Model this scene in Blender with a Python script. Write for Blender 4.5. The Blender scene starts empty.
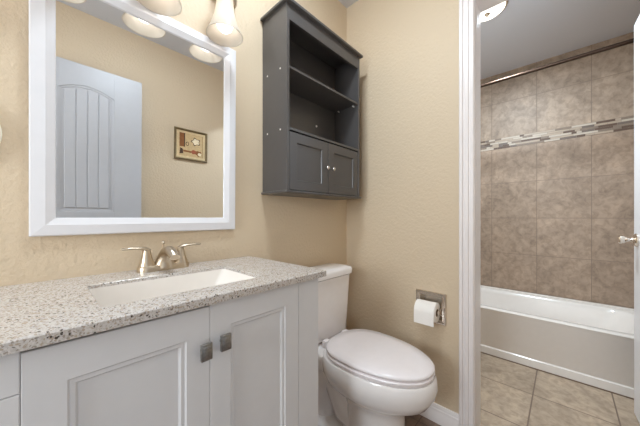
import bpy, bmesh, math, random
from mathutils import Vector, Matrix

# ------------------------------------------------------------------ camera, world, light, exposure
SC = bpy.context.scene
COL = SC.collection
PI = math.pi
H = 1.03                                    # eye height
cam_d = bpy.data.cameras.new('camera')
cam = bpy.data.objects.new('camera', cam_d)
COL.objects.link(cam)
cam.location = (0, 0, H)
cam.rotation_euler = (PI / 2, 0, math.atan(244 / 260.4) - PI / 2)
cam_d.sensor_width = 36.0
cam_d.lens = 260.4 / 640 * 36
cam_d.shift_y = (217.3 - 213) / 640
cam_d.clip_start = 0.01
SC.camera = cam

SC.view_settings.view_transform = 'Standard'
SC.view_settings.look = 'None'
SC.view_settings.gamma = 1
SC.view_settings.use_curve_mapping = False
SC.view_settings.exposure = 0.13

world = bpy.data.worlds.new('world')
SC.world = world
world.use_nodes = True
world.node_tree.nodes['Background'].inputs[0].default_value = (0.80, 0.88, 1.0, 1)
world.node_tree.nodes['Background'].inputs[1].default_value = 0.35


def light(name, kind, loc, power, color=(1, 1, 1), rot=(0, 0, 0), **kw):
    d = bpy.data.lights.new(name, kind)
    d.energy = power
    d.color = color
    for k, v in kw.items():
        setattr(d, k, v)
    o = bpy.data.objects.new(name, d)
    o.location = loc
    o.rotation_euler = rot
    COL.objects.link(o)
    return o


# added fill light from behind the camera, at the unseen entry doorway
light('hall_daylight', 'AREA', (-0.39, -0.75, 1.15), 5.5, (0.88, 0.95, 1.0), (PI / 2, 0, 0), shape='RECTANGLE', size=0.9, size_y=2.0)
# fill light set at the added, unseen window of the left wall
light('window_daylight', 'AREA', (-1.708, 0.34, 1.45), 26, (0.84, 0.93, 1.0), (0, -PI / 2, 0), shape='RECTANGLE', size=0.78, size_y=0.58)
FILL_CEIL_L, TUB_L, BULB_L = 68.0, 1.8, 3.8      # radiance of the lit glass: added fill lamp, tub light, bulbs
SC.cycles.max_bounces = 16
SC.cycles.diffuse_bounces = 10


# ------------------------------------------------------------------ helpers
def lin(c):
    c = c / 255.0
    return c / 12.92 if c <= 0.04045 else ((c + 0.055) / 1.055) ** 2.4


def rgb(r, g, b):
    return (lin(r), lin(g), lin(b), 1.0)


def mat(name, color, rough=0.5, metal=0.0, **kw):
    m = bpy.data.materials.new(name)
    m.use_nodes = True
    b = m.node_tree.nodes['Principled BSDF']
    b.inputs['Base Color'].default_value = color
    b.inputs['Roughness'].default_value = rough
    b.inputs['Metallic'].default_value = metal
    for k, v in kw.items():
        b.inputs[k.replace('_', ' ')].default_value = v
    return m


def nodes(m):
    nt = m.node_tree
    return nt, nt.nodes['Principled BSDF']


def add(nt, kind, **kw):
    n = nt.nodes.new(kind)
    for k, v in kw.items():
        if k in n.inputs:
            n.inputs[k].default_value = v
        else:
            setattr(n, k, v)
    return n


def ramp(nt, fac, stops):
    n = nt.nodes.new('ShaderNodeValToRGB')
    e = n.color_ramp.elements
    while len(e) < len(stops):
        e.new(0.5)
    for el, (p, c) in zip(e, stops):
        el.position = p
        el.color = c
    nt.links.new(fac, n.inputs['Fac'])
    return n


def mixc(nt, fac, a, b, blend='MIX'):
    n = nt.nodes.new('ShaderNodeMix')
    n.data_type = 'RGBA'
    n.blend_type = blend
    for sock, v in ((0, fac), (6, a), (7, b)):
        if isinstance(v, (int, float, tuple)):
            n.inputs[sock].default_value = v
        else:
            nt.links.new(v, n.inputs[sock])
    return n.outputs[2]


def world_pos(nt):
    return nt.nodes.new('ShaderNodeNewGeometry').outputs['Position']


def bump(nt, bsdf, height, strength, dist=0.002):
    n = nt.nodes.new('ShaderNodeBump')
    n.inputs['Strength'].default_value = strength
    n.inputs['Distance'].default_value = dist
    nt.links.new(height, n.inputs['Height'])
    nt.links.new(n.outputs['Normal'], bsdf.inputs['Normal'])


def paint(name, color, strength=0.5, scale=90, rough=0.6):
    m = mat(name, color, rough)
    nt, b = nodes(m)
    n = add(nt, 'ShaderNodeTexNoise', Scale=scale, Detail=3.0, Roughness=0.55)
    nt.links.new(world_pos(nt), n.inputs['Vector'])
    bump(nt, b, n.outputs['Fac'], strength, 0.004)
    return m


def wobble(name, color, rough, metal=0.0, amount=0.04, scale=30, **kw):
    """plain finish with a slight procedural variation of tone"""
    m = mat(name, color, rough, metal, **kw)
    nt, b = nodes(m)
    n = add(nt, 'ShaderNodeTexNoise', Scale=scale, Detail=2.0)
    nt.links.new(world_pos(nt), n.inputs['Vector'])
    lo = tuple(c * (1 - amount) for c in color[:3]) + (1,)
    hi = tuple(min(1, c * (1 + amount)) for c in color[:3]) + (1,)
    r = ramp(nt, n.outputs['Fac'], [(0.3, lo), (0.7, hi)])
    nt.links.new(r.outputs['Color'], b.inputs['Base Color'])
    return m


def tile_mat(name, axes, u0, v0, w, h, base, grout, rough=0.35, vein=1.0, joint=0.0024):
    """square ceramic tiles: axes picks the two world axes, (u0, v0) a grout crossing"""
    m = mat(name, base, rough)
    nt, b = nodes(m)
    pos = world_pos(nt)
    sep = nt.nodes.new('ShaderNodeSeparateXYZ')
    nt.links.new(pos, sep.inputs[0])
    com = nt.nodes.new('ShaderNodeCombineXYZ')
    for k, (ax, o) in enumerate(zip(axes, (u0, v0))):
        s = add(nt, 'ShaderNodeMath', operation='SUBTRACT')
        nt.links.new(sep.outputs['XYZ'.index(ax)], s.inputs[0])
        s.inputs[1].default_value = o - 20 * (w if k == 0 else h)
        nt.links.new(s.outputs[0], com.inputs[k])
    br = nt.nodes.new('ShaderNodeTexBrick')
    br.offset = 0.0
    br.squash = 1.0
    for k, v in {'Scale': 1.0, 'Brick Width': w, 'Row Height': h, 'Mortar Size': joint, 'Mortar Smooth': 0.2, 'Bias': 0.0}.items():
        br.inputs[k].default_value = v
    c = Vector(base[:3])
    br.inputs['Color1'].default_value = (*(c * 1.07), 1)
    br.inputs['Color2'].default_value = (*(c * 0.93), 1)
    br.inputs['Mortar'].default_value = grout
    nt.links.new(com.outputs[0], br.inputs['Vector'])
    n1 = add(nt, 'ShaderNodeTexNoise', Scale=5.5, Detail=7.0, Roughness=0.65, Distortion=1.2)
    nt.links.new(pos, n1.inputs['Vector'])
    n2 = add(nt, 'ShaderNodeTexNoise', Scale=28.0, Detail=4.0, Roughness=0.6, Distortion=0.6)
    nt.links.new(pos, n2.inputs['Vector'])
    r1 = ramp(nt, n1.outputs['Fac'], [(0.30, (0.62, 0.60, 0.58, 1)), (0.5, (0.95, 0.95, 0.95, 1)), (0.70, (1.25, 1.24, 1.22, 1))])
    r2 = ramp(nt, n2.outputs['Fac'], [(0.36, (0.74, 0.72, 0.70, 1)), (0.58, (1.07, 1.07, 1.07, 1))])
    t = mixc(nt, 0.75 * vein, br.outputs['Color'], r1.outputs['Color'], 'MULTIPLY')
    t = mixc(nt, 0.8 * vein, t, r2.outputs['Color'], 'MULTIPLY')
    t = mixc(nt, br.outputs['Fac'], t, grout)
    nt.links.new(t, b.inputs['Base Color'])
    inv = add(nt, 'ShaderNodeMath', operation='SUBTRACT')
    inv.inputs[0].default_value = 1.0
    nt.links.new(br.outputs['Fac'], inv.inputs[1])
    bump(nt, b, inv.outputs[0], 0.5, 0.002)
    return m


def granite_mat(name):
    m = mat(name, rgb(200, 190, 180), 0.22)
    nt, b = nodes(m)
    pos = world_pos(nt)

    def speck(scale, thr0, thr1, w=0.0):
        v = add(nt, 'ShaderNodeTexVoronoi', Scale=scale, Randomness=1.0)
        nt.links.new(pos, v.inputs['Vector'])
        sx = nt.nodes.new('ShaderNodeSeparateColor')
        nt.links.new(v.outputs['Color'], sx.inputs[0])
        return ramp(nt, sx.outputs[0], [(thr0, (0, 0, 0, 1)), (thr1, (1, 1, 1, 1))]).outputs['Color']
    v0 = add(nt, 'ShaderNodeTexVoronoi', Scale=420.0)
    nt.links.new(pos, v0.inputs['Vector'])
    s0 = nt.nodes.new('ShaderNodeSeparateColor')
    nt.links.new(v0.outputs['Color'], s0.inputs[0])
    base = ramp(nt, s0.outputs[1], [(0.0, rgb(186, 178, 172)), (0.35, rgb(200, 194, 189)), (0.7, rgb(212, 207, 203)), (1.0, rgb(192, 184, 174))]).outputs['Color']
    c = mixc(nt, speck(340, 0.82, 0.85), base, rgb(178, 163, 147))
    c = mixc(nt, speck(420, 0.88, 0.91), c, rgb(156, 146, 136))
    c = mixc(nt, speck(330, 0.955, 0.965), c, rgb(78, 69, 62))
    nt.links.new(c, b.inputs['Base Color'])
    return m


def new_bm():
    return bmesh.new()


def box(bm, x0, x1, y0, y1, z0, z1, mi=0):
    vs = [bm.verts.new((x, y, z)) for z in (z0, z1) for y in (y0, y1) for x in (x0, x1)]
    for f in ((0, 2, 3, 1), (4, 5, 7, 6), (0, 1, 5, 4), (2, 6, 7, 3), (0, 4, 6, 2), (1, 3, 7, 5)):
        fc = bm.faces.new([vs[i] for i in f])
        fc.material_index = mi
    return bm


def bbox_bevel(bm, x0, x1, y0, y1, z0, z1, r=0.003, seg=2):
    t = new_bm()
    box(t, x0, x1, y0, y1, z0, z1)
    bmesh.ops.bevel(t, geom=t.edges[:], offset=r, segments=seg, profile=0.5, affect='EDGES')
    merge(bm, t)
    return bm


def merge(bm, other, m=None):
    if m is not None:
        bmesh.ops.transform(other, matrix=m, verts=other.verts)
    me = bpy.data.meshes.new('tmp')
    other.to_mesh(me)
    other.free()
    bm.from_mesh(me)
    bpy.data.meshes.remove(me)
    return bm


def loft(bm, loops, cap0=True, cap1=True, ring=False):
    """loops: lists of points, same count; closed around"""
    vs = [[bm.verts.new(p) for p in lp] for lp in loops]
    n = len(vs[0])
    pairs = list(zip(vs[:-1], vs[1:]))
    if ring:
        pairs.append((vs[-1], vs[0]))
    for a, b in pairs:
        for i in range(n):
            j = (i + 1) % n
            bm.faces.new((a[i], a[j], b[j], b[i]))
    if not ring:
        if cap0:
            bm.faces.new(vs[0][::-1])
        if cap1:
            bm.faces.new(vs[-1])
    return bm


def rrect(x0, x1, y0, y1, r, z, n=6):
    """rounded rectangle loop in the xy plane"""
    pts = []
    r = max(r, 1e-5)
    for (cx, cy, a0) in ((x1 - r, y1 - r, 0), (x0 + r, y1 - r, 90), (x0 + r, y0 + r, 180), (x1 - r, y0 + r, 270)):
        for k in range(n + 1):
            a = math.radians(a0 + 90 * k / n)
            pts.append((cx + r * math.cos(a), cy + r * math.sin(a), z))
    return pts


def lathe(bm, prof, n=28, origin=(0, 0, 0), axis='z', cap0=True, cap1=True):
    loops = []
    for r, t in prof:
        lp = []
        for k in range(n):
            a = 2 * PI * k / n
            u, v = r * math.cos(a), r * math.sin(a)
            p = {'z': (u, v, t), 'y': (v, t, u), 'x': (t, u, v)}[axis]
            lp.append((p[0] + origin[0], p[1] + origin[1], p[2] + origin[2]))
        loops.append(lp)
    return loft(bm, loops, cap0, cap1)


def tube(bm, pts, radii, n=14, flat=1.0, up=(0, 0, 1)):
    pts = [Vector(p) for p in pts]
    if isinstance(radii, (int, float)):
        radii = [radii] * len(pts)
    loops = []
    for i, p in enumerate(pts):
        d = (pts[min(i + 1, len(pts) - 1)] - pts[max(i - 1, 0)]).normalized()
        u = Vector(up)
        s = d.cross(u)
        if s.length < 1e-4:
            s = d.cross(Vector((1, 0, 0)))
        s.normalize()
        u = s.cross(d).normalized()
        loops.append([p + s * (radii[i] * math.cos(2 * PI * k / n)) + u * (radii[i] * flat * math.sin(2 * PI * k / n)) for k in range(n)])
    return loft(bm, loops)


def prism(bm, poly, a0, a1, plane='xz'):
    """polygon in a plane, pushed from a0 to a1 along the third axis"""
    def P(u, v, t):
        return {'xz': (u, t, v), 'yz': (t, u, v), 'xy': (u, v, t)}[plane]
    return loft(bm, [[P(u, v, a0) for u, v in poly], [P(u, v, a1) for u, v in poly]])


def obj(name, bm, m, parent=None, smooth=False, bevel=0.0, seg=2, subsurf=0, origin=None):
    """link a bmesh (world coordinates) as one mesh object; under a parent it is moved to the parent's space"""
    bmesh.ops.recalc_face_normals(bm, faces=bm.faces)
    off = Vector((0, 0, 0))
    if parent is not None:
        off = Vector(parent['_w']) if '_w' in parent else Vector((0, 0, 0))
    elif origin is not None:
        off = Vector(origin)
    bmesh.ops.translate(bm, verts=bm.verts, vec=-off)
    me = bpy.data.meshes.new(name)
    bm.to_mesh(me)
    bm.free()
    for mm in (m if isinstance(m, (list, tuple)) else [m]):
        me.materials.append(mm)
    if smooth:
        for p in me.polygons:
            p.use_smooth = True
        if smooth is not True:
            me.set_sharp_from_angle(angle=math.radians(smooth))
    o = bpy.data.objects.new(name, me)
    COL.objects.link(o)
    if parent is not None:
        o.parent = parent
        o['_w'] = parent['_w'] if '_w' in parent else (0.0, 0.0, 0.0)
    elif origin is not None:
        o.location = origin
        o['_w'] = tuple(float(v) for v in origin)
    if bevel:
        b = o.modifiers.new('bevel', 'BEVEL')
        b.width = bevel
        b.segments = seg
        b.limit_method = 'ANGLE'
        b.angle_limit = math.radians(35)
        b.harden_normals = False
    if subsurf:
        s = o.modifiers.new('smooth', 'SUBSURF')
        s.levels = s.render_levels = subsurf
    return o


def thing(name, label, cat, loc=(0, 0, 0), group=None):
    o = bpy.data.objects.new(name, None)
    o.empty_display_size = 0.05
    o.location = loc
    COL.objects.link(o)
    o['_w'] = tuple(float(v) for v in loc)
    return tag(o, label, cat, group)


def tag(o, label, cat, group=None):
    o['label'] = label
    o['category'] = cat
    if group:
        o['group'] = group
    return o


def struct(name, bm, m, parent=None, **kw):
    o = obj(name, bm, m, parent, **kw)
    if parent is None:
        o['kind'] = 'structure'
    return o


# ------------------------------------------------------------------ materials
M = {}
M['wall'] = paint('beige_wall_paint', rgb(210, 191, 164), 0.75, 75)
M['white_wall'] = paint('white_wall_paint', rgb(232, 230, 228), 0.4, 80)
M['ceiling'] = paint('ceiling_paint', rgb(208, 210, 217), 0.3, 110)
M['trim'] = wobble('white_trim_paint', rgb(232, 226, 224), 0.35, amount=0.01)
M['door'] = wobble('white_door_paint', rgb(226, 226, 230), 0.38, amount=0.01)
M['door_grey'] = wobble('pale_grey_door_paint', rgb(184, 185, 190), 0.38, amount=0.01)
M['vanity'] = wobble('white_cabinet_paint', rgb(222, 222, 224), 0.4, amount=0.01)
M['granite'] = granite_mat('speckled_granite')
M['porcelain'] = wobble('white_porcelain', rgb(238, 234, 232), 0.08, amount=0.01, Coat_Weight=0.3)
M['seat'] = wobble('white_seat_plastic', rgb(240, 234, 235), 0.2, amount=0.01)
M['sink'] = wobble('sink_porcelain', rgb(232, 226, 219), 0.1, amount=0.01)
M['tub'] = wobble('tub_enamel', rgb(232, 226, 220), 0.15, amount=0.01)
M['nickel'] = wobble('brushed_nickel', rgb(200, 185, 164), 0.30, 1.0, amount=0.05, scale=200)
M['chrome'] = wobble('polished_nickel', rgb(226, 216, 204), 0.2, 1.0, amount=0.03)
M['pewter'] = wobble('dark_pewter', rgb(158, 156, 153), 0.36, 1.0, amount=0.15, scale=150)
M['grey'] = wobble('grey_cabinet_paint', rgb(80, 77, 76), 0.30, amount=0.03)
M['bronze'] = wobble('dark_bronze', rgb(74, 58, 48), 0.28, 0.85, amount=0.1)
M['mirror'] = mat('mirror_silver', (0.86, 0.87, 0.88, 1), 0.0, 1.0)
M['mirror_frame'] = wobble('white_mirror_frame', rgb(224, 223, 226), 0.28, amount=0.01)
M['paper'] = paint('tissue_paper', rgb(244, 240, 234), 0.3, 300, 0.9)
M['card'] = wobble('cardboard', rgb(176, 150, 120), 0.9)
M['gap'] = wobble('dark_gap', rgb(30, 28, 27), 0.9)
M['tile_low'] = tile_mat('wall_tile_lower', 'YZ', 0.512, 0.692, 0.336, 0.331, rgb(166, 145, 126), rgb(136, 118, 103), 0.5)
M['tile_up'] = tile_mat('wall_tile_upper', 'YZ', 0.512, 1.781, 0.336, 0.337, rgb(169, 149, 130), rgb(136, 118, 103), 0.5)
M['tile_end'] = tile_mat('wall_tile_end', 'XZ', 2.66, 0.692, 0.336, 0.331, rgb(166, 145, 126), rgb(136, 118, 103), 0.5)
M['tile_floor'] = tile_mat('floor_tile', 'XY', 2.285, 0.132, 0.336, 0.336, rgb(168, 150, 130), rgb(116, 98, 84), 0.45, 1.0, 0.0036)


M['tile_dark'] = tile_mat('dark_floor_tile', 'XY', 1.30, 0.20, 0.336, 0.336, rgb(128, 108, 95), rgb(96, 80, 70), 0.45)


def lamp_mat(name, color, strength, tex=False):
    m = mat(name, color, 0.3)
    nt, b = nodes(m)
    b.inputs['Emission Color'].default_value = color
    b.inputs['Emission Strength'].default_value = strength
    return m


M['bulb'] = lamp_mat('lit_bulb', (1.0, 0.97, 0.94, 1), BULB_L)
M['dome'] = lamp_mat('lit_dome_glass', (0.80, 0.91, 1.0, 1), FILL_CEIL_L)
M['dome_tub'] = lamp_mat('lit_bowl_glass', (1.0, 0.95, 0.86, 1), TUB_L)


def shade_mat():
    m = bpy.data.materials.new('frosted_shade_glass')
    m.use_nodes = True
    nt = m.node_tree
    b = nt.nodes['Principled BSDF']
    b.inputs['Base Color'].default_value = rgb(230, 223, 212)
    b.inputs['Roughness'].default_value = 0.35
    t = nt.nodes.new('ShaderNodeBsdfTranslucent')
    t.inputs[0].default_value = rgb(222, 215, 204)
    n = add(nt, 'ShaderNodeTexNoise', Scale=40.0)
    mx = nt.nodes.new('ShaderNodeMixShader')
    r = ramp(nt, n.outputs['Fac'], [(0.0, (0.5, 0.5, 0.5, 1)), (1.0, (0.6, 0.6, 0.6, 1))])
    nt.links.new(r.outputs['Color'], mx.inputs[0])
    nt.links.new(b.outputs[0], mx.inputs[1])
    nt.links.new(t.outputs[0], mx.inputs[2])
    nt.links.new(mx.outputs[0], nt.nodes['Material Output'].inputs[0])
    return m


M['shade'] = shade_mat()

# ------------------------------------------------------------------ the setting
YW = 1.04            # wall with the mirror
XR = 1.365           # wall between the two rooms
XR2 = 1.475
YB = -0.345          # wall behind the camera
XL = -1.70
CZ = 2.40
XT = 2.985           # long tiled wall behind the tub
YE = -0.485          # end wall at the far end of the tub
OP0, OP1 = -0.325, 0.300    # doorway between the rooms
OPZ = 2.037

bm = new_bm()
box(bm, XL - 0.1, XT + 0.1, YW, YW + 0.1, 0, CZ)
struct('wall_front', bm, M['wall'])

# right wall with the doorway and a small recess for the paper holder
RY0, RY1, RZ0, RZ1 = 0.443, 0.556, 0.513, 0.632
bm = new_bm()
box(bm, XR, XR2, OP1 + 0.012, RY0, 0, CZ)
box(bm, XR, XR2, RY1, YW, 0, CZ)
box(bm, XR, XR2, RY0, RY1, 0, RZ0)
box(bm, XR, XR2, RY0, RY1, RZ1, CZ)
box(bm, XR + 0.07, XR2, RY0, RY1, RZ0, RZ1)
box(bm, XR, XR2, OP0 - 0.012, OP1 + 0.012, OPZ + 0.012, CZ)
box(bm, XR, XR2, YE, OP0 - 0.012, 0, CZ)
for (a0, a1, b0, b1) in ((OP1 + 0.012, YW, 0, CZ), (YE, OP0 - 0.012, 0, CZ), (OP0 - 0.012, OP1 + 0.012, OPZ + 0.012, CZ)):
    box(bm, XR2 - 0.0005, XR2 + 0.001, a0, a1, b0, b1, 1)      # unseen white skin on the tub side, added to bounce light
struct('wall_right', bm, [M['wall'], M['white_wall']])

# back wall with a guessed, unseen entry doorway that lets light in
D0, D1 = -0.70, -0.085
bm = new_bm()
box(bm, D1 + 0.015, XR, YB - 0.1, YB, 0, CZ)
box(bm, XL, D0 - 0.015, YB - 0.1, YB, 0, CZ)
box(bm, D0 - 0.015, D1 + 0.015, YB - 0.1, YB, 2.075, CZ)
struct('wall_back', bm, M['wall'])

bm = new_bm()
NY0, NY1, NZ0, NZ1 = 0.04, 0.64, 1.05, 1.85
box(bm, XL - 0.1, XL, YB - 0.1, NY0, 0, CZ)
box(bm, XL - 0.1, XL, NY1, YW, 0, CZ)
box(bm, XL - 0.1, XL, NY0, NY1, 0, NZ0)
box(bm, XL - 0.1, XL, NY0, NY1, NZ1, CZ)
struct('wall_left', bm, M['wall'])
bm = new_bm()
for (a0, a1, b0, b1) in ((NY0, NY0 + 0.035, NZ0, NZ1), (NY1 - 0.035, NY1, NZ0, NZ1), (NY0 + 0.035, NY1 - 0.035, NZ0, NZ0 + 0.035), (NY0 + 0.035, NY1 - 0.035, NZ1 - 0.035, NZ1), (NY0 + 0.035, NY1 - 0.035, 1.435, 1.465)):
    box(bm, XL - 0.075, XL - 0.035, a0, a1, b0, b1)
fill_win = struct('window_1', bm, M['trim'], bevel=0.002)  # unseen window, added as a source of fill light
bm = new_bm()
box(bm, XL - 0.058, XL - 0.053, NY0 + 0.03, NY1 - 0.03, NZ0 + 0.03, NZ1 - 0.03)
M['glass'] = mat('window_glass', (0.95, 0.97, 0.98, 1), 0.02, 0.0, Transmission_Weight=1.0)
obj('pane', bm, M['glass'], fill_win)

bm = new_bm()
box(bm, XR + 0.05, XT + 0.1, YE - 0.1, YW + 0.1, -0.06, 0, 0)
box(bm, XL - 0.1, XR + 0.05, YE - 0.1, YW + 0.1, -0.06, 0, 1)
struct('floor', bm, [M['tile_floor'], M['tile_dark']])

bm = new_bm()
box(bm, XL - 0.1, XT + 0.1, YE - 0.1, YW + 0.1, CZ, CZ + 0.08)
struct('ceiling', bm, M['ceiling'])

# long tiled wall: lower courses, upper courses; the mosaic band is a trim of its own
MZ0, MZ1 = 1.682, 1.781
bm = new_bm()
box(bm, XT, XT + 0.1, YE - 0.1, YW, 0, MZ0, 0)
box(bm, XT + 0.001, XT + 0.1, YE - 0.1, YW, MZ0, MZ1, 0)
box(bm, XT, XT + 0.1, YE - 0.1, YW, MZ1, CZ, 1)
struct('wall_tub_long', bm, [M['tile_low'], M['tile_up']])
bm = new_bm()
box(bm, 2.26, XT, YW - 0.012, YW, 0, CZ)
struct('wall_tub_faucet_end', bm, M['tile_end'])
bm = new_bm()
box(bm, XR2, XT, YE - 0.1, YE, 0, CZ)
struct('wall_tub_near_end', bm, M['tile_end'])

# mosaic band of glass and stone sticks
rng = random.Random(5)
mos = [wobble('mosaic_' + n, rgb(*c), r) for n, c, r in (
    ('umber', (106, 88, 77), 0.2), ('taupe', (140, 124, 110), 0.25), ('pearl', (198, 185, 170), 0.15),
    ('sand', (176, 158, 140), 0.3), ('smoke', (120, 108, 100), 0.15), ('grout', (150, 136, 120), 0.8))]
bm = new_bm()
box(bm, XT - 0.001, XT, YE, YW - 0.012, MZ0, MZ1, 5)
rows = 6
rh = (MZ1 - MZ0) / rows
for r in range(rows):
    y = YE + 0.001 - rng.random() * 0.0
    while y < YW - 0.013:
        L = rng.choice((0.03, 0.05, 0.07, 0.10, 0.14))
        y2 = min(y + L, YW - 0.013)
        if y2 - y > 0.004:
            k = rng.choices(range(5), (3, 3, 3, 3, 2))[0]
            box(bm, XT - 0.004, XT - 0.0008, y, y2 - 0.002, MZ0 + r * rh + 0.001, MZ0 + (r + 1) * rh - 0.001, k)
        y = y2
struct('trim_1', bm, mos)


def profile_strip(bm, prof, path):
    """sweep: path gives for each station a function (a, b) -> point"""
    loops = [[f(a, b) for a, b in prof] for f in path]
    return loft(bm, loops)


# casing around the doorway between the rooms (fluted)
CW = 0.062
cas = [(0, 0), (0, 0.012), (0.003, 0.015), (0.013, 0.015), (0.016, 0.009), (0.020, 0.009), (0.023, 0.016), (0.037, 0.016), (0.040, 0.009),
       (0.044, 0.009), (0.047, 0.017), (0.058, 0.017), (CW, 0.013), (CW, 0)]


def casing(bm, side, x_face, sgn, y_in, y_out_sign, z1, w=1.0):
    path = [lambda a, b: (x_face + sgn * b, y_in + y_out_sign * a * w, 0.0), lambda a, b: (x_face + sgn * b, y_in + y_out_sign * a * w, z1)]
    return profile_strip(bm, cas, path)


bm = new_bm()
casing(bm, 0, XR, -1, OP1 + 0.002, 1, OPZ + CW)
struct('trim_2', bm, M['trim'], smooth=30)
bm = new_bm()
profile_strip(bm, [(a, b) for a, b in cas], [lambda a, b: (XR - b, OP0, OPZ + a), lambda a, b: (XR - b, OP1 + 0.001, OPZ + a)])
struct('trim_3', bm, M['trim'], smooth=30)
bm = new_bm()      # jamb lining with a stop
box(bm, XR - 0.002, XR2 + 0.002, OP1, OP1 + 0.012, 0, OPZ + 0.012)
box(bm, XR - 0.002, XR2 + 0.002, OP0 - 0.012, OP0, 0, OPZ + 0.012)
box(bm, XR - 0.002, XR2 + 0.002, OP0, OP1, OPZ, OPZ + 0.012)
box(bm, XR + 0.030, XR + 0.065, OP1 - 0.001, OP1, 0, OPZ)
struct('trim_4', bm, M['trim'], bevel=0.0015)
bm = new_bm()      # lining of the guessed entry doorway
box(bm, D0 - 0.015, D0, YB - 0.102, YB + 0.002, 0, 2.06)
box(bm, D1, D1 + 0.015, YB - 0.102, YB + 0.002, 0, 2.06)
box(bm, D0 - 0.015, D1 + 0.015, YB - 0.102, YB + 0.002, 2.06, 2.075)
struct('trim_5', bm, M['trim'], bevel=0.0015)

bb = [(0, 0), (0.016, 0), (0.016, 0.048), (0.013, 0.054), (0.013, 0.066), (0.010, 0.071), (0.010, 0.080), (0.006, 0.087), (0, 0.088)]
bm = new_bm()
profile_strip(bm, bb, [lambda a, b: (XR - a, OP1 + 0.002 + CW, b), lambda a, b: (XR - a, YW, b)])
struct('baseboard_right', bm, M['trim'], smooth=30)
bm = new_bm()
profile_strip(bm, bb, [lambda a, b: (0.62, YW - a, b), lambda a, b: (XR - 0.016, YW - a, b)])
struct('baseboard_front', bm, M['trim'], smooth=30)
bm = new_bm()
profile_strip(bm, bb, [lambda a, b: (D1 + 0.02, YB + a, b), lambda a, b: (XR, YB + a, b)])
struct('baseboard_back', bm, M['trim'], smooth=30)


# ------------------------------------------------------------------ doors: moulded leaf with an arched plank panel
def door_leaf(W, Ht, T=0.035, st=0.163):
    """local: hinge edge at x=0, leaf to x=W, thickness y from -T to 0 (both faces moulded)"""
    bm = new_bm()
    box(bm, 0, W, -T + 0.008, -0.008, 0, Ht)
    lock0, lock1 = 0.80, 1.03
    a0, ar = Ht - 0.180, 0.045
    arc = [(st + (W - 2 * st) * k / 16, a0 + ar * math.sin(PI * k / 16) ** 0.9) for k in range(17)]
    for s in (0, 1):
        ya, yb = (-0.008, 0.0) if s == 0 else (-T, -T + 0.008)
        t = new_bm()
        outer = [(0, 0), (W, 0), (W, Ht), (0, Ht)]
        for g, dy in ((0.0, 0.0), (0.013, 0.004)):        # face frame and the step of moulding inside it
            yo = (ya, yb - dy) if s == 0 else (ya + dy, yb)
            a = st + g
            prism(t, [(0, 0), (a, 0), (a, Ht), (0, Ht)], *yo)
            prism(t, [(W - a, 0), (W, 0), (W, Ht), (W - a, Ht)], *yo)
            prism(t, [(a, 0), (W - a, 0), (W - a, 0.22 + g), (a, 0.22 + g)], *yo)
            prism(t, [(a, lock0 - g), (W - a, lock0 - g), (W - a, lock1 + g), (a, lock1 + g)], *yo)
            prism(t, [(min(max(x, a), W - a), z - g) for x, z in arc] + [(W - a, Ht), (a, Ht)], *yo)
        merge(bm, t)
        # stepped moulding inside each opening, then planks
        for (z0, z1, arched) in ((0.22, lock0, False), (lock1, a0, True)):
            g = 0.026
            n = 4
            pw = (W - 2 * st - 2 * g) / n
            for k in range(n):
                xa, xb = st + g + k * pw + 0.002, st + g + (k + 1) * pw - 0.002
                top = []
                for j in range(7):
                    x = xb + (xa - xb) * j / 6
                    zt = z1 - g
                    if arched:
                        zt = a0 + ar * math.sin(PI * min(max((x - st) / (W - 2 * st), 0.0), 1.0)) ** 0.9 - g
                    top.append((x, zt))
                t = new_bm()
                prism(t, [(xa, z0 + g), (xb, z0 + g)] + top, -0.009 if s == 0 else -T + 0.003, -0.003 if s == 0 else -T + 0.009)
                bmesh.ops.bevel(t, geom=[e for e in t.edges], offset=0.0022, segments=1, affect='EDGES')
                merge(bm, t)
    return bm


def place_door(name, W, Ht, loc, rz, swap=False):
    bm = door_leaf(W, Ht)
    if swap:
        bmesh.ops.scale(bm, vec=(-1, 1, 1), verts=bm.verts)
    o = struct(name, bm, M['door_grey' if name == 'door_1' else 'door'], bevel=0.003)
    o.location = loc
    o.rotation_euler = (0, 0, rz)
    return o


DW1, DH1 = 0.605, 1.995
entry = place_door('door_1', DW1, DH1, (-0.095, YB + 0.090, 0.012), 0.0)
tubdoor = place_door('door_2', 0.625, 2.022, (1.492, -0.300, 0.010), math.radians(3.0))


def knob_bm(y0, sgn, x, z):
    b = new_bm()
    prof = [(0.033, 0.0), (0.033, 0.006), (0.026, 0.012), (0.013, 0.016), (0.009, 0.024), (0.010, 0.034), (0.016, 0.042), (0.021, 0.048), (0.022, 0.060), (0.018, 0.065)]
    lathe(b, [(r, y0 + sgn * t) for r, t in prof], 24, (x, 0, z), 'y')
    return b


for par, W in ((entry, DW1), (tubdoor, 0.625)):
    obj('door_handle', knob_bm(0.0, 1, W - 0.062, 0.905), M['chrome'], par, smooth=40)
    if par is tubdoor:
        obj('door_handle', knob_bm(-0.035, -1, W - 0.062, 0.905), M['chrome'], par, smooth=40)

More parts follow.
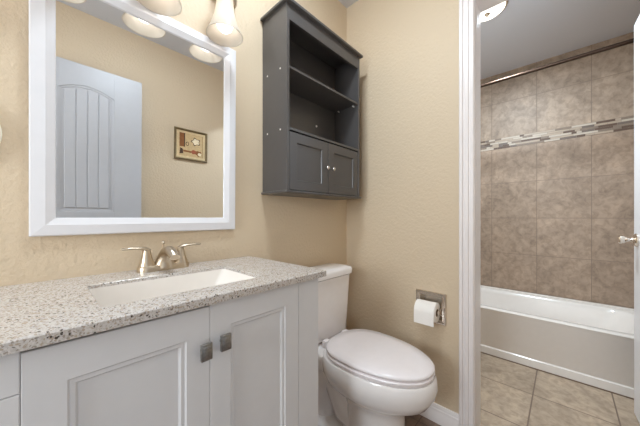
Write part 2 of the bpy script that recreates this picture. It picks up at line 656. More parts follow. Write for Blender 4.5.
# ------------------------------------------------------------------ bath tub
TX0, TX1, TY0, TY1 = 2.307, XT - 0.002, YE + 0.003, YW - 0.015
t = thing('bathtub', 'white alcove bathtub with a plain apron against the brown tiled wall', 'bathtub', ((TX0 + TX1) / 2, (TY0 + TY1) / 2, 0))
RIM = 0.343
bm = new_bm()
loops = [
    rrect(TX0 - 0.014, TX1, TY0, TY1, 0.004, 0.0),
    rrect(TX0 - 0.013, TX1, TY0, TY1, 0.004, 0.053),
    rrect(TX0 - 0.006, TX1, TY0, TY1, 0.004, 0.058),
    rrect(TX0 - 0.005, TX1, TY0, TY1, 0.004, 0.063),
    rrect(TX0 - 0.009, TX1, TY0, TY1, 0.004, 0.069),
    rrect(TX0 + 0.006, TX1, TY0, TY1, 0.004, RIM - 0.018),
    rrect(TX0 + 0.002, TX1, TY0, TY1, 0.004, RIM - 0.011),
    rrect(TX0, TX1, TY0, TY1, 0.006, RIM - 0.007),
    rrect(TX0 + 0.002, TX1, TY0, TY1, 0.008, RIM - 0.002),
    rrect(TX0 + 0.008, TX1 - 0.004, TY0 + 0.004, TY1 - 0.004, 0.01, RIM),
    rrect(TX0 + 0.062, TX1 - 0.050, TY0 + 0.085, TY1 - 0.06, 0.16, RIM),
    rrect(TX0 + 0.072, TX1 - 0.058, TY0 + 0.098, TY1 - 0.07, 0.155, RIM - 0.006),
    rrect(TX0 + 0.082, TX1 - 0.068, TY0 + 0.118, TY1 - 0.08, 0.15, RIM - 0.03),
    rrect(TX0 + 0.105, TX1 - 0.095, TY0 + 0.22, TY1 - 0.10, 0.14, 0.12),
    rrect(TX0 + 0.13, TX1 - 0.125, TY0 + 0.28, TY1 - 0.13, 0.12, 0.075),
    rrect(TX0 + 0.19, TX1 - 0.19, TY0 + 0.36, TY1 - 0.20, 0.10, 0.062),
]
loft(bm, loops)
obj('tub_shell', bm, M['tub'], t, smooth=40)
bm = new_bm()
bbox_bevel(bm, TX1 - 0.026, TX1, TY0, TY1, RIM - 0.004, RIM + 0.014, 0.005)
obj('wall_flange', bm, M['tub'], t, smooth=40)
bm = new_bm()
lathe(bm, [(0.0001, 0.0), (0.028, 0.0), (0.030, 0.003), (0.012, 0.006), (0.0001, 0.006)], 20, ((TX0 + TX1) / 2, TY1 - 0.28, 0.062))
obj('drain', bm, M['chrome'], t, smooth=40)

bm = new_bm()      # brown caulk joint along the foot of the tub
box(bm, TX0 - 0.022, TX0 - 0.0145, TY0, TY1, 0.0, 0.004)
struct('trim_6', bm, wobble('brown_caulk', rgb(112, 90, 74), 0.7))

# curtain rod
RX, RZ = 2.35, 2.058
t = thing('shower_curtain_rod', 'thin dark bronze shower curtain rod high in front of the tiled wall', 'curtain rod', (RX, (YE + YW) / 2, RZ))
bm = new_bm()
lathe(bm, [(0.0125, YE + 0.004), (0.0125, YW - 0.016)], 20, (RX, 0, RZ), 'y')
obj('rod', bm, M['bronze'], t, smooth=40)
for y0, y1 in ((YE + 0.0005, YE + 0.014), (YW - 0.0125, YW - 0.026)):
    bm = new_bm()
    lathe(bm, [(0.030, y0), (0.028, y0 + (y1 - y0) * 0.5), (0.016, y1)], 20, (RX, 0, RZ), 'y')
    obj('flange', bm, M['bronze'], t, smooth=40)

# ceiling light over the tub room
LX, LY = 1.990, 0.366
t = thing('ceiling_light', 'round flush glass ceiling light with a finial above the tub room', 'ceiling light', (LX, LY, CZ))
bm = new_bm()
lathe(bm, [(0.112, CZ - 0.0005), (0.112, CZ - 0.010), (0.106, CZ - 0.015), (0.100, CZ - 0.015)], 40, (LX, LY, 0))
obj('pan', bm, M['chrome'], t, smooth=40)
bm = new_bm()
lathe(bm, [(0.099, CZ - 0.015), (0.097, CZ - 0.020), (0.085, CZ - 0.030), (0.06, CZ - 0.037), (0.03, CZ - 0.041), (0.001, CZ - 0.042)], 40, (LX, LY, 0))
obj('glass_bowl', bm, M['dome_tub'], t, smooth=60)
bm = new_bm()
lathe(bm, [(0.015, CZ - 0.040), (0.017, CZ - 0.044), (0.010, CZ - 0.048), (0.008, CZ - 0.054), (0.004, CZ - 0.058), (0.0005, CZ - 0.059)], 20, (LX, LY, 0))
obj('finial', bm, M['nickel'], t, smooth=40)
light('tub_room_lamp', 'AREA', (LX, LY, CZ - 0.062), 26, (0.77, 0.90, 1.0), (0, 0, 0), shape='DISK', size=0.18)

# unseen lamp added to fill the washroom with light (above the camera, out of the picture)
KX, KY = 0.48, 0.52
t = thing('flush_ceiling_lamp', 'round flush ceiling lamp in the middle of the washroom ceiling', 'ceiling light', (KX, KY, CZ))
bm = new_bm()
lathe(bm, [(0.15, CZ - 0.0005), (0.15, CZ - 0.018), (0.14, CZ - 0.022)], 40, (KX, KY, 0))
obj('pan', bm, M['nickel'], t, smooth=40)
bm = new_bm()
lathe(bm, [(0.135, CZ - 0.022), (0.12, CZ - 0.04), (0.08, CZ - 0.052), (0.001, CZ - 0.058)], 40, (KX, KY, 0))
obj('glass_bowl', bm, M['dome'], t, smooth=60)

# ------------------------------------------------------------------ vanity cabinet
YF = 0.575           # front of the worktop
CT = 0.855           # worktop height
CB = 0.835
VX0, VX1 = -0.42, 0.622
VF = 0.590           # face of the doors
t = thing('vanity_cabinet', 'white painted vanity cabinet with recessed panel doors under the granite top', 'vanity cabinet', ((VX0 + VX1) / 2, 0.82, 0))
vanity = t
bm = new_bm()
box(bm, VX0, VX0 + 0.016, VF + 0.020, YW - 0.001, 0.09, CB - 0.001)
box(bm, VX1 - 0.016, VX1, VF + 0.020, YW - 0.001, 0.09, CB - 0.001)
box(bm, VX0 + 0.016, VX1 - 0.016, YW - 0.013, YW - 0.001, 0.09, CB - 0.001)
box(bm, VX0 + 0.016, VX1 - 0.016, VF + 0.020, YW - 0.013, 0.09, 0.106)
box(bm, -0.034, -0.018, VF + 0.020, YW - 0.013, 0.106, CB - 0.001)
box(bm, VX0 + 0.003, VX1 - 0.003, VF + 0.075, YW - 0.004, 0.0, 0.09)
obj('carcass', bm, M['vanity'], t, bevel=0.001)


def panel_front(x0, x1, z0, z1, y, st, dep=0.018, extra=0.012):
    """framed front: stiles and rails, a bead, and a sunk centre panel"""
    bm = new_bm()
    X = lambda i, d: [(x0 + i, y + d, z0 + i), (x1 - i, y + d, z0 + i), (x1 - i, y + d, z1 - i - (extra if i > 0.02 else 0)), (x0 + i, y + d, z1 - i - (extra if i > 0.02 else 0))]
    loops = [X(0, dep), X(0, 0.0015), X(0.0015, 0)]
    if st:
        loops += [X(st, 0), X(st + 0.003, 0.004), X(st + 0.010, 0.0035), X(st + 0.014, 0.009)]
    loft(bm, loops)
    return bm


def vanity_knob(x, z, par):
    bm = new_bm()
    lathe(bm, [(0.007, VF), (0.006, VF - 0.006), (0.0055, VF - 0.014)], 16, (x, 0, z), 'y')
    bbox_bevel(bm, x - 0.0125, x + 0.0125, VF - 0.021, VF - 0.013, z - 0.0185, z + 0.0185, 0.002)
    bbox_bevel(bm, x - 0.008, x + 0.008, VF - 0.0235, VF - 0.020, z - 0.012, z + 0.013, 0.0015)
    obj('knob', bm, M['pewter'], par, smooth=35)


d = obj('door', panel_front(-0.022, 0.2620, 0.105, CB - 0.008, VF, 0.050), M['vanity'], t)
vanity_knob(0.247, 0.734, d)
d = obj('door', panel_front(0.2626, 0.534, 0.105, CB - 0.001, VF, 0.050), M['vanity'], t)
vanity_knob(0.292, 0.740, d)
bm = new_bm()
box(bm, 0.5347, VX1, VF + 0.0005, VF + 0.020, 0.09, CB - 0.001)
box(bm, 0.20, 0.33, VF + 0.0185, VF + 0.0199, 0.10, CB - 0.001)
obj('face_frame', bm, M['vanity'], t, bevel=0.001)
zs = [(0.105, 0.335), (0.339, 0.556), (0.560, 0.7665), (0.7675, CB - 0.001)]
for z0, z1 in zs:
    bm = panel_front(-0.405, -0.0226, z0, z1, VF, 0.0)
    d = obj('drawer', bm, M['vanity'], t)
    if z1 - z0 > 0.1:
        vanity_knob(-0.218, (z0 + z1) / 2, d)

# worktop with the sink opening
SX0, SX1, SY0, SY1 = 0.077, 0.450, 0.652, 0.893
bm = new_bm()
WX0, WX1 = VX0 - 0.01, 0.645
n = 5
loops = [
    rrect(WX0, WX1, YF, YW - 0.001, 0.001, CB, n),
    rrect(WX0, WX1, YF, YW - 0.001, 0.001, CT - 0.003, n),
    rrect(WX0 + 0.003, WX1 - 0.003, YF + 0.003, YW - 0.001, 0.001, CT, n),
    rrect(SX0, SX1, SY0, SY1, 0.012, CT, n),
    rrect(SX0 + 0.001, SX1 - 0.001, SY0 + 0.001, SY1 - 0.001, 0.012, CT - 0.001, n),
    rrect(SX0 + 0.001, SX1 - 0.001, SY0 + 0.001, SY1 - 0.001, 0.012, CB, n),
]
loft(bm, loops, ring=True)
o = obj('granite_worktop', bm, M['granite'], origin=((WX0 + WX1) / 2, 0.8, CB))
tag(o, 'speckled beige granite worktop with a rectangular sink cutout, below the mirror', 'countertop')

# undermount basin
t = thing('undermount_sink', 'white rectangular undermount basin set in the granite worktop', 'sink', ((SX0 + SX1) / 2, (SY0 + SY1) / 2, CB - 0.12))
bm = new_bm()
z = CB - 0.0005
loops = [
    rrect(SX0 - 0.018, SX1 + 0.018, SY0 - 0.018, SY1 + 0.018, 0.02, z - 0.008, n),
    rrect(SX0 - 0.018, SX1 + 0.018, SY0 - 0.018, SY1 + 0.018, 0.02, z, n),
    rrect(SX0 + 0.0016, SX1 - 0.0016, SY0 + 0.0016, SY1 - 0.0016, 0.012, z, n),
    rrect(SX0 + 0.0016, SX1 - 0.0016, SY0 + 0.0016, SY1 - 0.0016, 0.012, CT - 0.010, n),
    rrect(SX0 + 0.004, SX1 - 0.004, SY0 + 0.004, SY1 - 0.004, 0.012, CT - 0.009, n),
    rrect(SX0 + 0.006, SX1 - 0.012, SY0 + 0.006, SY1 - 0.006, 0.014, z - 0.006, n),
    rrect(SX0 + 0.016, SX1 - 0.060, SY0 + 0.014, SY1 - 0.012, 0.016, z - 0.085, n),
    rrect(SX0 + 0.030, SX1 - 0.085, SY0 + 0.026, SY1 - 0.024, 0.02, z - 0.108, n),
    rrect(SX0 + 0.10, SX1 - 0.14, SY0 + 0.07, SY1 - 0.07, 0.02, z - 0.116, n),
    rrect(SX0 + 0.10, SX1 - 0.14, SY0 + 0.07, SY1 - 0.07, 0.02, z - 0.126, n),
    rrect(SX0 + 0.020, SX1 - 0.075, SY0 + 0.016, SY1 - 0.014, 0.02, z - 0.118, n),
    rrect(SX0 + 0.004, SX1 - 0.048, SY0 + 0.002, SY1 - 0.002, 0.016, z - 0.085, n),
]
loft(bm, loops, ring=True)
box(bm, SX0 + 0.10, SX1 - 0.14, SY0 + 0.07, SY1 - 0.07, z - 0.126, z - 0.1165)
obj('basin', bm, M['sink'], t, smooth=35)
bm = new_bm()
lathe(bm, [(0.0005, z - 0.115), (0.020, z - 0.114), (0.022, z - 0.1165)], 20, (0.245, 0.754, 0))
obj('drain', bm, M['chrome'], t, smooth=40)

# ------------------------------------------------------------------ faucet
FX, FY = 0.283, 0.988
t = thing('faucet', 'brushed nickel two-handle centerset faucet behind the sink', 'faucet', (FX, FY, CT))
bm = new_bm()
loft(bm, [rrect(FX - 0.078, FX + 0.078, FY - 0.027, FY + 0.027, 0.027, CT, 8), rrect(FX - 0.078, FX + 0.078, FY - 0.027, FY + 0.027, 0.027, CT + 0.013, 8),
          rrect(FX - 0.074, FX + 0.074, FY - 0.023, FY + 0.023, 0.023, CT + 0.019, 8)])
obj('base_plate', bm, M['nickel'], t, smooth=40)
bm = new_bm()       # spout: broad foot that leans over the basin and narrows
def ell(cx, cy, cz, a, b, tilt, n=20):
    ct, st_ = math.cos(tilt), math.sin(tilt)
    return [(cx + a * math.cos(2 * PI * k / n), cy + b * math.sin(2 * PI * k / n) * ct, cz + b * math.sin(2 * PI * k / n) * st_) for k in range(n)]
loft(bm, [ell(FX, FY - 0.004, CT + 0.008, 0.036, 0.028, 0), ell(FX, FY - 0.005, CT + 0.024, 0.030, 0.026, 0.15), ell(FX, FY - 0.010, CT + 0.044, 0.023, 0.022, 0.55),
          ell(FX, FY - 0.026, CT + 0.062, 0.0185, 0.017, 1.05), ell(FX, FY - 0.055, CT + 0.068, 0.0175, 0.014, 1.5), ell(FX, FY - 0.085, CT + 0.060, 0.0165, 0.012, 1.85),
          ell(FX, FY - 0.104, CT + 0.050, 0.015, 0.010, 2.1)])
obj('spout', bm, M['nickel'], t, smooth=50)
bm = new_bm()
lathe(bm, [(0.003, CT + 0.064), (0.003, CT + 0.082), (0.006, CT + 0.085), (0.006, CT + 0.090), (0.002, CT + 0.093)], 14, (FX, FY + 0.012, 0))
obj('lift_rod', bm, M['nickel'], t, smooth=40)
for s in (-1, 1):
    hx = FX + s * 0.051
    bm = new_bm()
    lathe(bm, [(0.025, CT + 0.010), (0.0235, CT + 0.018), (0.019, CT + 0.032), (0.0145, CT + 0.050), (0.012, CT + 0.062), (0.0115, CT + 0.068)], 24, (hx, FY, 0))
    hb = obj('handle', bm, M['nickel'], t, smooth=50)
    bm = new_bm()
    dx = -1 if s < 0 else 1
    tube(bm, [(hx - dx * 0.010, FY, CT + 0.066), (hx + dx * 0.004, FY, CT + 0.073), (hx + dx * 0.022, FY - 0.002, CT + 0.076), (hx + dx * 0.045, FY - 0.004, CT + 0.077),
              (hx + dx * 0.064, FY - 0.006, CT + 0.077), (hx + dx * 0.068, FY - 0.006, CT + 0.078)], [0.009, 0.012, 0.0085, 0.0085, 0.0075, 0.003], 16, 0.5)
    obj('lever', bm, M['nickel'], hb, smooth=50)

# ------------------------------------------------------------------ mirror (leans forward a touch at the top)
MX0, MX1, MZB, MZT = -0.0240, 0.5640, 0.979, 1.738
t = thing('framed_mirror', 'rectangular wall mirror in a white frame above the worktop', 'mirror', ((MX0 + MX1) / 2, YW - 0.0005, MZB))
t.rotation_euler = (math.radians(0.55), 0, 0)
bm = new_bm()
FB = 0.0005


def fr(i, dep):
    return [(MX0 + i, YW - FB - dep, MZB + i), (MX1 - i, YW - FB - dep, MZB + i), (MX1 - i, YW - FB - dep, MZT - i), (MX0 + i, YW - FB - dep, MZT - i)]


loft(bm, [fr(0.0, 0.0), fr(0.0, 0.014), fr(0.003, 0.017), fr(0.030, 0.019), fr(0.033, 0.0175), fr(0.048, 0.011), fr(0.050, 0.006), fr(0.050, 0.0)], ring=True)
obj('frame', bm, M['mirror_frame'], t)
bm = new_bm()
box(bm, MX0 + 0.049, MX1 - 0.049, YW - FB - 0.006, YW - FB - 0.001, MZB + 0.049, MZT - 0.049)
obj('mirror_glass', bm, M['mirror'], t)

# ------------------------------------------------------------------ vanity light, three bell shades
SY, RIMZ = 0.944, 1.722
t = thing('vanity_light', 'wall light bar above the mirror with three frosted bell shades', 'wall light', (0.254, YW, 1.94))
bm = new_bm()
bbox_bevel(bm, -0.06, 0.568, YW - 0.026, YW - 0.0005, 1.925, 1.998, 0.006)
obj('back_plate', bm, M['nickel'], t, smooth=40)
for sx in (0.031, 0.254, 0.477):
    bm = new_bm()
    tube(bm, [(sx, YW - 0.02, 1.945), (sx, YW - 0.05, 1.950), (sx, YW - 0.08, 1.945), (sx, SY, 1.925), (sx, SY, 1.885)], 0.007, 12, 1.0, (1, 0, 0))
    lathe(bm, [(0.012, 1.905), (0.030, 1.895), (0.033, 1.880), (0.033, 1.862), (0.026, 1.858)], 24, (sx, SY, 0))
    obj('arm', bm, M['nickel'], t, smooth=45)
    bm = new_bm()
    prof = [(0.030, RIMZ + 0.150), (0.031, RIMZ + 0.125), (0.034, RIMZ + 0.098), (0.040, RIMZ + 0.070), (0.048, RIMZ + 0.043), (0.057, RIMZ + 0.020), (0.064, RIMZ + 0.005), (0.0665, RIMZ)]
    inner = [(r - 0.003, zz) for r, zz in prof[::-1]]
    lathe(bm, prof + inner, 36, (sx, SY, 0), 'z', False, False)
    sh = obj('shade', bm, M['shade'], t, smooth=60)
    bm = new_bm()
    cz = RIMZ + 0.043
    lathe(bm, [(0.012, cz + 0.085), (0.013, cz + 0.06)] + [(0.029 * math.sin(a), cz + 0.029 * math.cos(a)) for a in [math.radians(d) for d in range(35, 181, 12)]] , 24, (sx, SY, 0))
    obj('bulb', bm, M['bulb'], sh, smooth=60)

# ------------------------------------------------------------------ grey wall cabinet
GX0, GX1, GY0, GZ0, GZ1 = 0.712, 1.252, 0.860, 1.147, 1.950
GW = YW - 0.0005
t = thing('wall_cabinet', 'grey open-shelf wall cabinet with two small doors above the toilet', 'wall cabinet', ((GX0 + GX1) / 2, GW, GZ0))
th = 0.014
for x in (GX0, GX1 - th):
    bm = new_bm()
    box(bm, x, x + th, GY0, GW, GZ0, GZ1)
    obj('side_panel', bm, M['grey'], t, bevel=0.001)
bm = new_bm()
bbox_bevel(bm, GX0 - 0.014, GX1 + 0.014, GY0 - 0.016, GW, GZ1, GZ1 + 0.013, 0.003)
obj('top_board', bm, M['grey'], t, smooth=35)
bm = new_bm()
bbox_bevel(bm, GX0 - 0.008, GX1 + 0.010, GY0 - 0.008, GW, GZ0 - 0.010, GZ0, 0.002)
obj('bottom_board', bm, M['grey'], t, smooth=35)
bm = new_bm()
box(bm, GX0 + th, GX1 - th, GW - 0.006, GW - 0.001, GZ0, GZ1)
obj('back_panel', bm, M['grey'], t)
bm = new_bm()
box(bm, GX0 + th, GX1 - th, GY0 + 0.001, GY0 + 0.013, GZ1 - 0.068, GZ1)
obj('top_rail', bm, M['grey'], t, bevel=0.001)
bm = new_bm()
box(bm, GX0 + th, GX1 - th, GY0 + 0.004, GW - 0.006, 1.676, 1.687)
obj('shelf', bm, M['grey'], t, bevel=0.001)
bm = new_bm()
box(bm, GX0 + th, GX1 - th, GY0 + 0.0005, GW - 0.006, 1.408, 1.420)
obj('shelf', bm, M['grey'], t, bevel=0.001)
cx = 0.979
M['knob'] = wobble('silver_knob', rgb(214, 208, 204), 0.25, 1.0)
for (x0, x1, kx) in ((GX0 + th + 0.002, cx - 0.0012, cx - 0.022), (cx + 0.0012, GX1 - th - 0.004, cx + 0.022)):
    bm = new_bm()
    z0, z1, y = GZ0 + 0.003, 1.402, GY0 + 0.001
    X = lambda i, dd: [(x0 + i, y + dd, z0 + i), (x1 - i, y + dd, z0 + i), (x1 - i, y + dd, z1 - i), (x0 + i, y + dd, z1 - i)]
    loft(bm, [X(0, 0.015), X(0, 0.001), X(0.001, 0), X(0.042, 0), X(0.044, 0.002), X(0.046, 0.006)])
    d = obj('door', bm, M['grey'], t)
    bm = new_bm()
    lathe(bm, [(0.005, GY0 + 0.001), (0.004, GY0 - 0.008), (0.008, GY0 - 0.012), (0.0105, GY0 - 0.017), (0.009, GY0 - 0.022), (0.003, GY0 - 0.025)], 18, (kx, 0, 1.272), 'y')
    obj('knob', bm, M['knob'], d, smooth=50)
for (y, zz) in ((GY0 + 0.045, 1.681), (GW - 0.04, 1.681), (GY0 + 0.045, 1.414), (GW - 0.04, 1.414)):
    bm = new_bm()
    lathe(bm, [(0.004, GX0 + 0.001), (0.004, GX0 - 0.0012), (0.002, GX0 - 0.002)], 12, (0, y, zz), 'x')
    obj('screw', bm, M['trim'], t, smooth=40)
for (x, y, zz) in ((GX0 + th + 0.006, GY0 + 0.03, 1.671), (GX1 - th - 0.006, GY0 + 0.03, 1.671), (GX0 + th + 0.006, GW - 0.04, 1.671), (GX1 - th - 0.006, GW - 0.04, 1.671)):
    bm = new_bm()
    lathe(bm, [(0.004, x - 0.006), (0.004, x + 0.006)], 12, (0, y, zz), 'x')
    obj('shelf_pin', bm, M['trim'], t, smooth=40)
for (x, zz) in ((GX0 + 0.14, 1.79), (GX0 + 0.14, 1.55), (GX0 + 0.36, 1.55)):
    bm = new_bm()
    lathe(bm, [(0.006, GW - 0.006), (0.006, GW - 0.009), (0.002, GW - 0.011)], 12, (x, 0, zz), 'y')
    obj('back_screw', bm, M['trim'], t, smooth=40)

# ------------------------------------------------------------------ toilet
TXC = 1.03
t = thing('toilet', 'white two-piece toilet with the lid down beside the vanity', 'toilet', (TXC, 0.72, 0))


def egg(yb, yf, hw, z, n=40, pw=2.15, wide=0.42, xo=0.0):
    """closed outline: back at yb, front tip at yf (yf < yb), widest at the given share from the back"""
    yc = yb + (yf - yb) * wide
    pts = []
    for k in range(n):
        a = 2 * PI * k / n
        c, s = math.cos(a), math.sin(a)
        e = 2.0 / pw
        x = hw * math.copysign(abs(c) ** e, c)
        if s >= 0:
            y = yc + (yb - yc) * abs(s) ** (2.0 / 3.0 if pw > 2 else e)
        else:
            y = yc - (yc - yf) * abs(s) ** (2.0 / 2.0)
        pts.append((TXC + xo + x, y, z))
    return pts


bm = new_bm()
loops = [
    egg(0.76, 0.472, 0.112, 0.0), egg(0.76, 0.472, 0.112, 0.018), egg(0.755, 0.478, 0.104, 0.028), egg(0.75, 0.486, 0.098, 0.10),
    egg(0.75, 0.490, 0.098, 0.185), egg(0.77, 0.475, 0.108, 0.2270), egg(0.81, 0.435, 0.138, 0.2540), egg(0.85, 0.385, 0.168, 0.2870),
    egg(0.866, 0.364, 0.182, 0.3220), egg(0.870, 0.358, 0.186, 0.3500), egg(0.870, 0.362, 0.185, 0.3840), egg(0.866, 0.368, 0.180, 0.3940), egg(0.80, 0.43, 0.14, 0.3960)]
loft(bm, loops)
obj('bowl', bm, M['porcelain'], t, smooth=50)
bm = new_bm()       # trapway and foot behind the bowl
tube(bm, [(TXC, 0.60, 0.16), (TXC, 0.68, 0.10), (TXC, 0.76, 0.115), (TXC, 0.82, 0.21), (TXC, 0.87, 0.25), (TXC, 0.915, 0.17), (TXC, 0.93, 0.03)],
     [0.075, 0.088, 0.088, 0.085, 0.085, 0.08, 0.085], 22)
obj('trapway', bm, M['porcelain'], t, smooth=60)
bm = new_bm()
loft(bm, [rrect(TXC - 0.115, TXC + 0.115, 0.62, 0.985, 0.06, 0.0), rrect(TXC - 0.115, TXC + 0.115, 0.62, 0.985, 0.06, 0.022), rrect(TXC - 0.10, TXC + 0.10, 0.64, 0.97, 0.06, 0.036)])
obj('foot', bm, M['porcelain'], t, smooth=40)
bm = new_bm()       # deck that carries the tank
loft(bm, [rrect(TXC - 0.10, TXC + 0.10, 0.78, 1.00, 0.04, 0.28), rrect(TXC - 0.145, TXC + 0.145, 0.79, 1.01, 0.04, 0.357), rrect(TXC - 0.15, TXC + 0.15, 0.79, 1.012, 0.04, 0.384),
          rrect(TXC - 0.144, TXC + 0.144, 0.80, 1.008, 0.04, 0.393)])
obj('deck', bm, M['porcelain'], t, smooth=50)
bm = new_bm()
loft(bm, [egg(0.845, 0.372, 0.172, 0.3955), egg(0.848, 0.368, 0.176, 0.4020), egg(0.848, 0.368, 0.176, 0.4100), egg(0.844, 0.373, 0.171, 0.4140)])
obj('seat', bm, M['seat'], t, smooth=50)
bm = new_bm()
loft(bm, [egg(0.846, 0.373, 0.168, 0.4165), egg(0.850, 0.369, 0.173, 0.4210), egg(0.850, 0.369, 0.173, 0.4280), egg(0.842, 0.377, 0.165, 0.4350), egg(0.79, 0.43, 0.12, 0.4400), egg(0.70, 0.53, 0.05, 0.4420)])
obj('lid', bm, M['seat'], t, smooth=50)
for s in (-1, 1):
    bm = new_bm()
    bbox_bevel(bm, TXC + s * 0.075 - 0.02, TXC + s * 0.075 + 0.02, 0.838, 0.866, 0.393, 0.428, 0.006)
    obj('hinge', bm, M['seat'], t, smooth=40)
bm = new_bm()
TB = 1.025
loft(bm, [rrect(TXC - 0.140, TXC + 0.140, 0.890, TB - 0.01, 0.05, 0.402, 8), rrect(TXC - 0.152, TXC + 0.152, 0.878, TB, 0.05, 0.418, 8), rrect(TXC - 0.160, TXC + 0.160, 0.872, TB, 0.048, 0.58, 8),
          rrect(TXC - 0.164, TXC + 0.164, 0.866, TB, 0.045, 0.716, 8)])
box(bm, TXC - 0.10, TXC + 0.10, 0.91, TB - 0.03, 0.390, 0.404)
obj('tank', bm, M['porcelain'], t, smooth=50)
bm = new_bm()
loft(bm, [rrect(TXC - 0.164, TXC + 0.164, 0.866, TB, 0.04, 0.7165, 8), rrect(TXC - 0.173, TXC + 0.173, 0.857, TB + 0.005, 0.045, 0.722, 8), rrect(TXC - 0.175, TXC + 0.175, 0.855, TB + 0.006, 0.046, 0.746, 8),
          rrect(TXC - 0.169, TXC + 0.169, 0.861, TB + 0.003, 0.042, 0.756, 8), rrect(TXC - 0.14, TXC + 0.14, 0.89, TB - 0.03, 0.03, 0.762, 8)])
obj('tank_lid', bm, M['porcelain'], t, smooth=50)

# ------------------------------------------------------------------ paper holder and roll on the right wall
PY0, PY1, PZ0, PZ1 = 0.423, 0.574, 0.494, 0.650
t = thing('toilet_paper_holder', 'polished metal recessed toilet paper holder on the beige wall', 'toilet paper holder', (XR - 0.0005, (PY0 + PY1) / 2, PZ0))
bm = new_bm()


def pl(i, dep):
    x = XR - 0.0005 - dep
    return [(x, PY0 + i, PZ0 + i), (x, PY1 - i, PZ0 + i), (x, PY1 - i, PZ1 - i), (x, PY0 + i, PZ1 - i)]


loft(bm, [pl(0, 0), pl(0, 0.006), pl(0.003, 0.010), pl(0.009, 0.010), pl(0.012, 0.006), pl(0.018, 0.007), pl(0.022, 0.004), pl(0.0225, -0.030)], cap0=False, cap1=True)
obj('wall_plate', bm, M['chrome'], t)
ax, az = XR - 0.042, 0.562
for y in (PY0 + 0.022, PY1 - 0.013):
    bm = new_bm()
    s = 1 if y < 0.5 else -1
    prism(bm, [(XR + 0.01, az - 0.022), (XR - 0.012, az - 0.018), (ax - 0.010, az - 0.009), (ax - 0.010, az + 0.009), (XR - 0.012, az + 0.018), (XR + 0.01, az + 0.022)], y - 0.005, y + 0.005)
    obj('post', bm, M['chrome'], t, bevel=0.002)
bm = new_bm()
lathe(bm, [(0.008, PY0 + 0.022), (0.008, PY1 - 0.013)], 16, (ax, 0, az), 'y')
obj('roller', bm, M['chrome'], t, smooth=40)

t = thing('toilet_paper_roll', 'white toilet paper roll on the metal holder', 'toilet paper', (ax, 0.5, az - 0.056))
bm = new_bm()
y0, y1 = PY0 + 0.030, PY1 - 0.024
R = 0.047
lathe(bm, [(0.019, y0), (R - 0.001, y0), (R, y0 + 0.001), (R, y1 - 0.001), (R - 0.001, y1), (0.019, y1), (0.019, y0)], 40, (ax, 0, az), 'y', False, False)
obj('paper', bm, M['paper'], t, smooth=50)
bm = new_bm()
lathe(bm, [(0.0185, y0 + 0.0005), (0.0185, y1 - 0.0005), (0.0165, y1 - 0.0005), (0.0165, y0 + 0.0005), (0.0185, y0 + 0.0005)], 28, (ax, 0, az), 'y', False, False)
obj('core', bm, M['card'], t, smooth=50)
bm = new_bm()
out, inn = [], []
for k in range(9):
    a = math.radians(90 + 90 * k / 8)
    out.append((ax + (R + 0.0018) * math.cos(a), az + (R + 0.0018) * math.sin(a)))
    inn.append((ax + (R + 0.0004) * math.cos(a), az + (R + 0.0004) * math.sin(a)))
out.append((ax - R - 0.001, az - 0.056))
inn.append((ax - R + 0.0004, az - 0.056))
prism(bm, out + inn[::-1], y0 + 0.0005, y1 - 0.0005)
obj('loose_sheet', bm, M['paper'], t, smooth=30)

# ------------------------------------------------------------------ picture on the wall behind (seen in the mirror)
AX0, AX1, AZ0, AZ1 = 0.760, 1.035, 1.503, 1.768
t = thing('framed_picture', 'small still life picture in a thin bronze frame on the wall opposite the mirror', 'picture', ((AX0 + AX1) / 2, YB + 0.0005, AZ0))
bm = new_bm()


def af(i, dep):
    y = YB + 0.0005 + dep
    return [(AX0 + i, y, AZ0 + i), (AX1 - i, y, AZ0 + i), (AX1 - i, y, AZ1 - i), (AX0 + i, y, AZ1 - i)]


loft(bm, [af(0, 0), af(0, 0.014), af(0.004, 0.018), af(0.012, 0.016), af(0.016, 0.010), af(0.016, 0.0)], ring=True)
M['art_frame'] = wobble('bronze_frame', rgb(122, 104, 74), 0.45, 0.3, amount=0.15)
obj('frame', bm, M['art_frame'], t)
arts = [wobble('print_' + nme, rgb(*c), 0.8, amount=0.10, scale=90) for nme, c in (('cream', (214, 190, 148)), ('inner', (196, 168, 124)), ('brown', (134, 84, 44)), ('dark', (74, 50, 34)),
                                                                            ('rust', (156, 84, 56)), ('blossom', (232, 214, 180)), ('line', (168, 140, 98)))]
bm = new_bm()
bw, bh = AX1 - AX0, AZ1 - AZ0


def flat(poly, dep, mi):
    y = YB + 0.0005 + dep
    f = bm.faces.new([bm.verts.new((AX0 + u * bw, y, AZ0 + v * bh)) for u, v in poly])
    f.material_index = mi


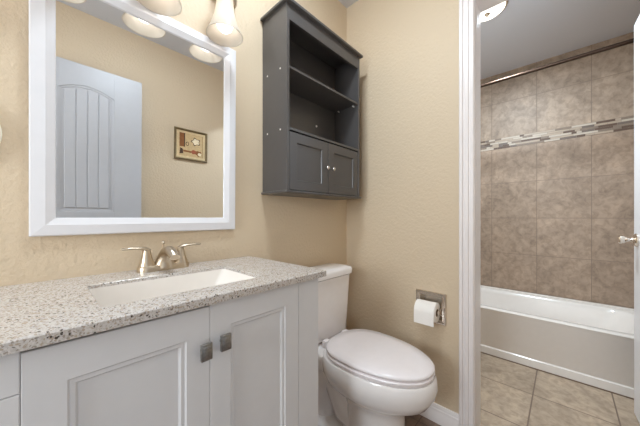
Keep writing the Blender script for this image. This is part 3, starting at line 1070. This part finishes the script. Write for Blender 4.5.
def disc(u, v, ru, rv, dep, mi, k=14, a0=0.0, wob=0.0):
    flat([(u + ru * (1 + wob * math.sin(5 * q * 2 * PI / k)) * math.cos(a0 + 2 * PI * q / k), v + rv * (1 + wob * math.sin(5 * q * 2 * PI / k)) * math.sin(a0 + 2 * PI * q / k)) for q in range(k)], dep, mi)


box(bm, AX0 + 0.015, AX1 - 0.015, YB + 0.001, YB + 0.006, AZ0 + 0.015, AZ1 - 0.015, 0)
flat([(0.13, 0.13), (0.87, 0.13), (0.87, 0.87), (0.13, 0.87)], 0.0062, 1)
flat([(0.15, 0.42), (0.29, 0.42), (0.29, 0.86), (0.15, 0.86)], 0.0066, 2)
flat([(0.28, 0.42), (0.31, 0.42), (0.31, 0.86), (0.28, 0.86)], 0.0068, 3)
disc(0.64, 0.64, 0.13, 0.12, 0.0066, 3, 20, 0.3, 0.25)
disc(0.64, 0.64, 0.105, 0.095, 0.0069, 5, 20, 0.3, 0.2)
disc(0.38, 0.53, 0.05, 0.07, 0.0066, 3, 12)
disc(0.38, 0.53, 0.03, 0.05, 0.0069, 1, 12)
flat([(0.15, 0.18), (0.26, 0.20), (0.25, 0.34), (0.17, 0.38)], 0.0066, 3)
flat([(0.26, 0.26), (0.50, 0.25), (0.50, 0.31), (0.26, 0.32)], 0.0067, 2)
disc(0.58, 0.29, 0.09, 0.07, 0.0066, 4, 14, 0.2, 0.15)
disc(0.73, 0.26, 0.10, 0.09, 0.0067, 2, 14, 0.5, 0.2)
disc(0.76, 0.24, 0.06, 0.05, 0.0070, 5, 12)
flat([(0.84, 0.13), (0.87, 0.13), (0.87, 0.87), (0.84, 0.87)], 0.0064, 6)
obj('print', bm, arts, t)

# ------------------------------------------------------------------ small cream fitting at the left edge
t = thing('wall_fitting', 'round cream fitting on the beige wall left of the mirror', 'wall fitting', (-0.163, YW - 0.0005, 1.24))
bm = new_bm()
lathe(bm, [(0.094, YW - 0.0005), (0.094, YW - 0.010), (0.090, YW - 0.017), (0.050, YW - 0.024), (0.001, YW - 0.026)], 40, (-0.163, 0, 1.24), 'y')
obj('cover', bm, wobble('cream_plastic', rgb(246, 240, 222), 0.35), t, smooth=50)

for o in bpy.data.objects:
    if '_w' in o:
        del o['_w']
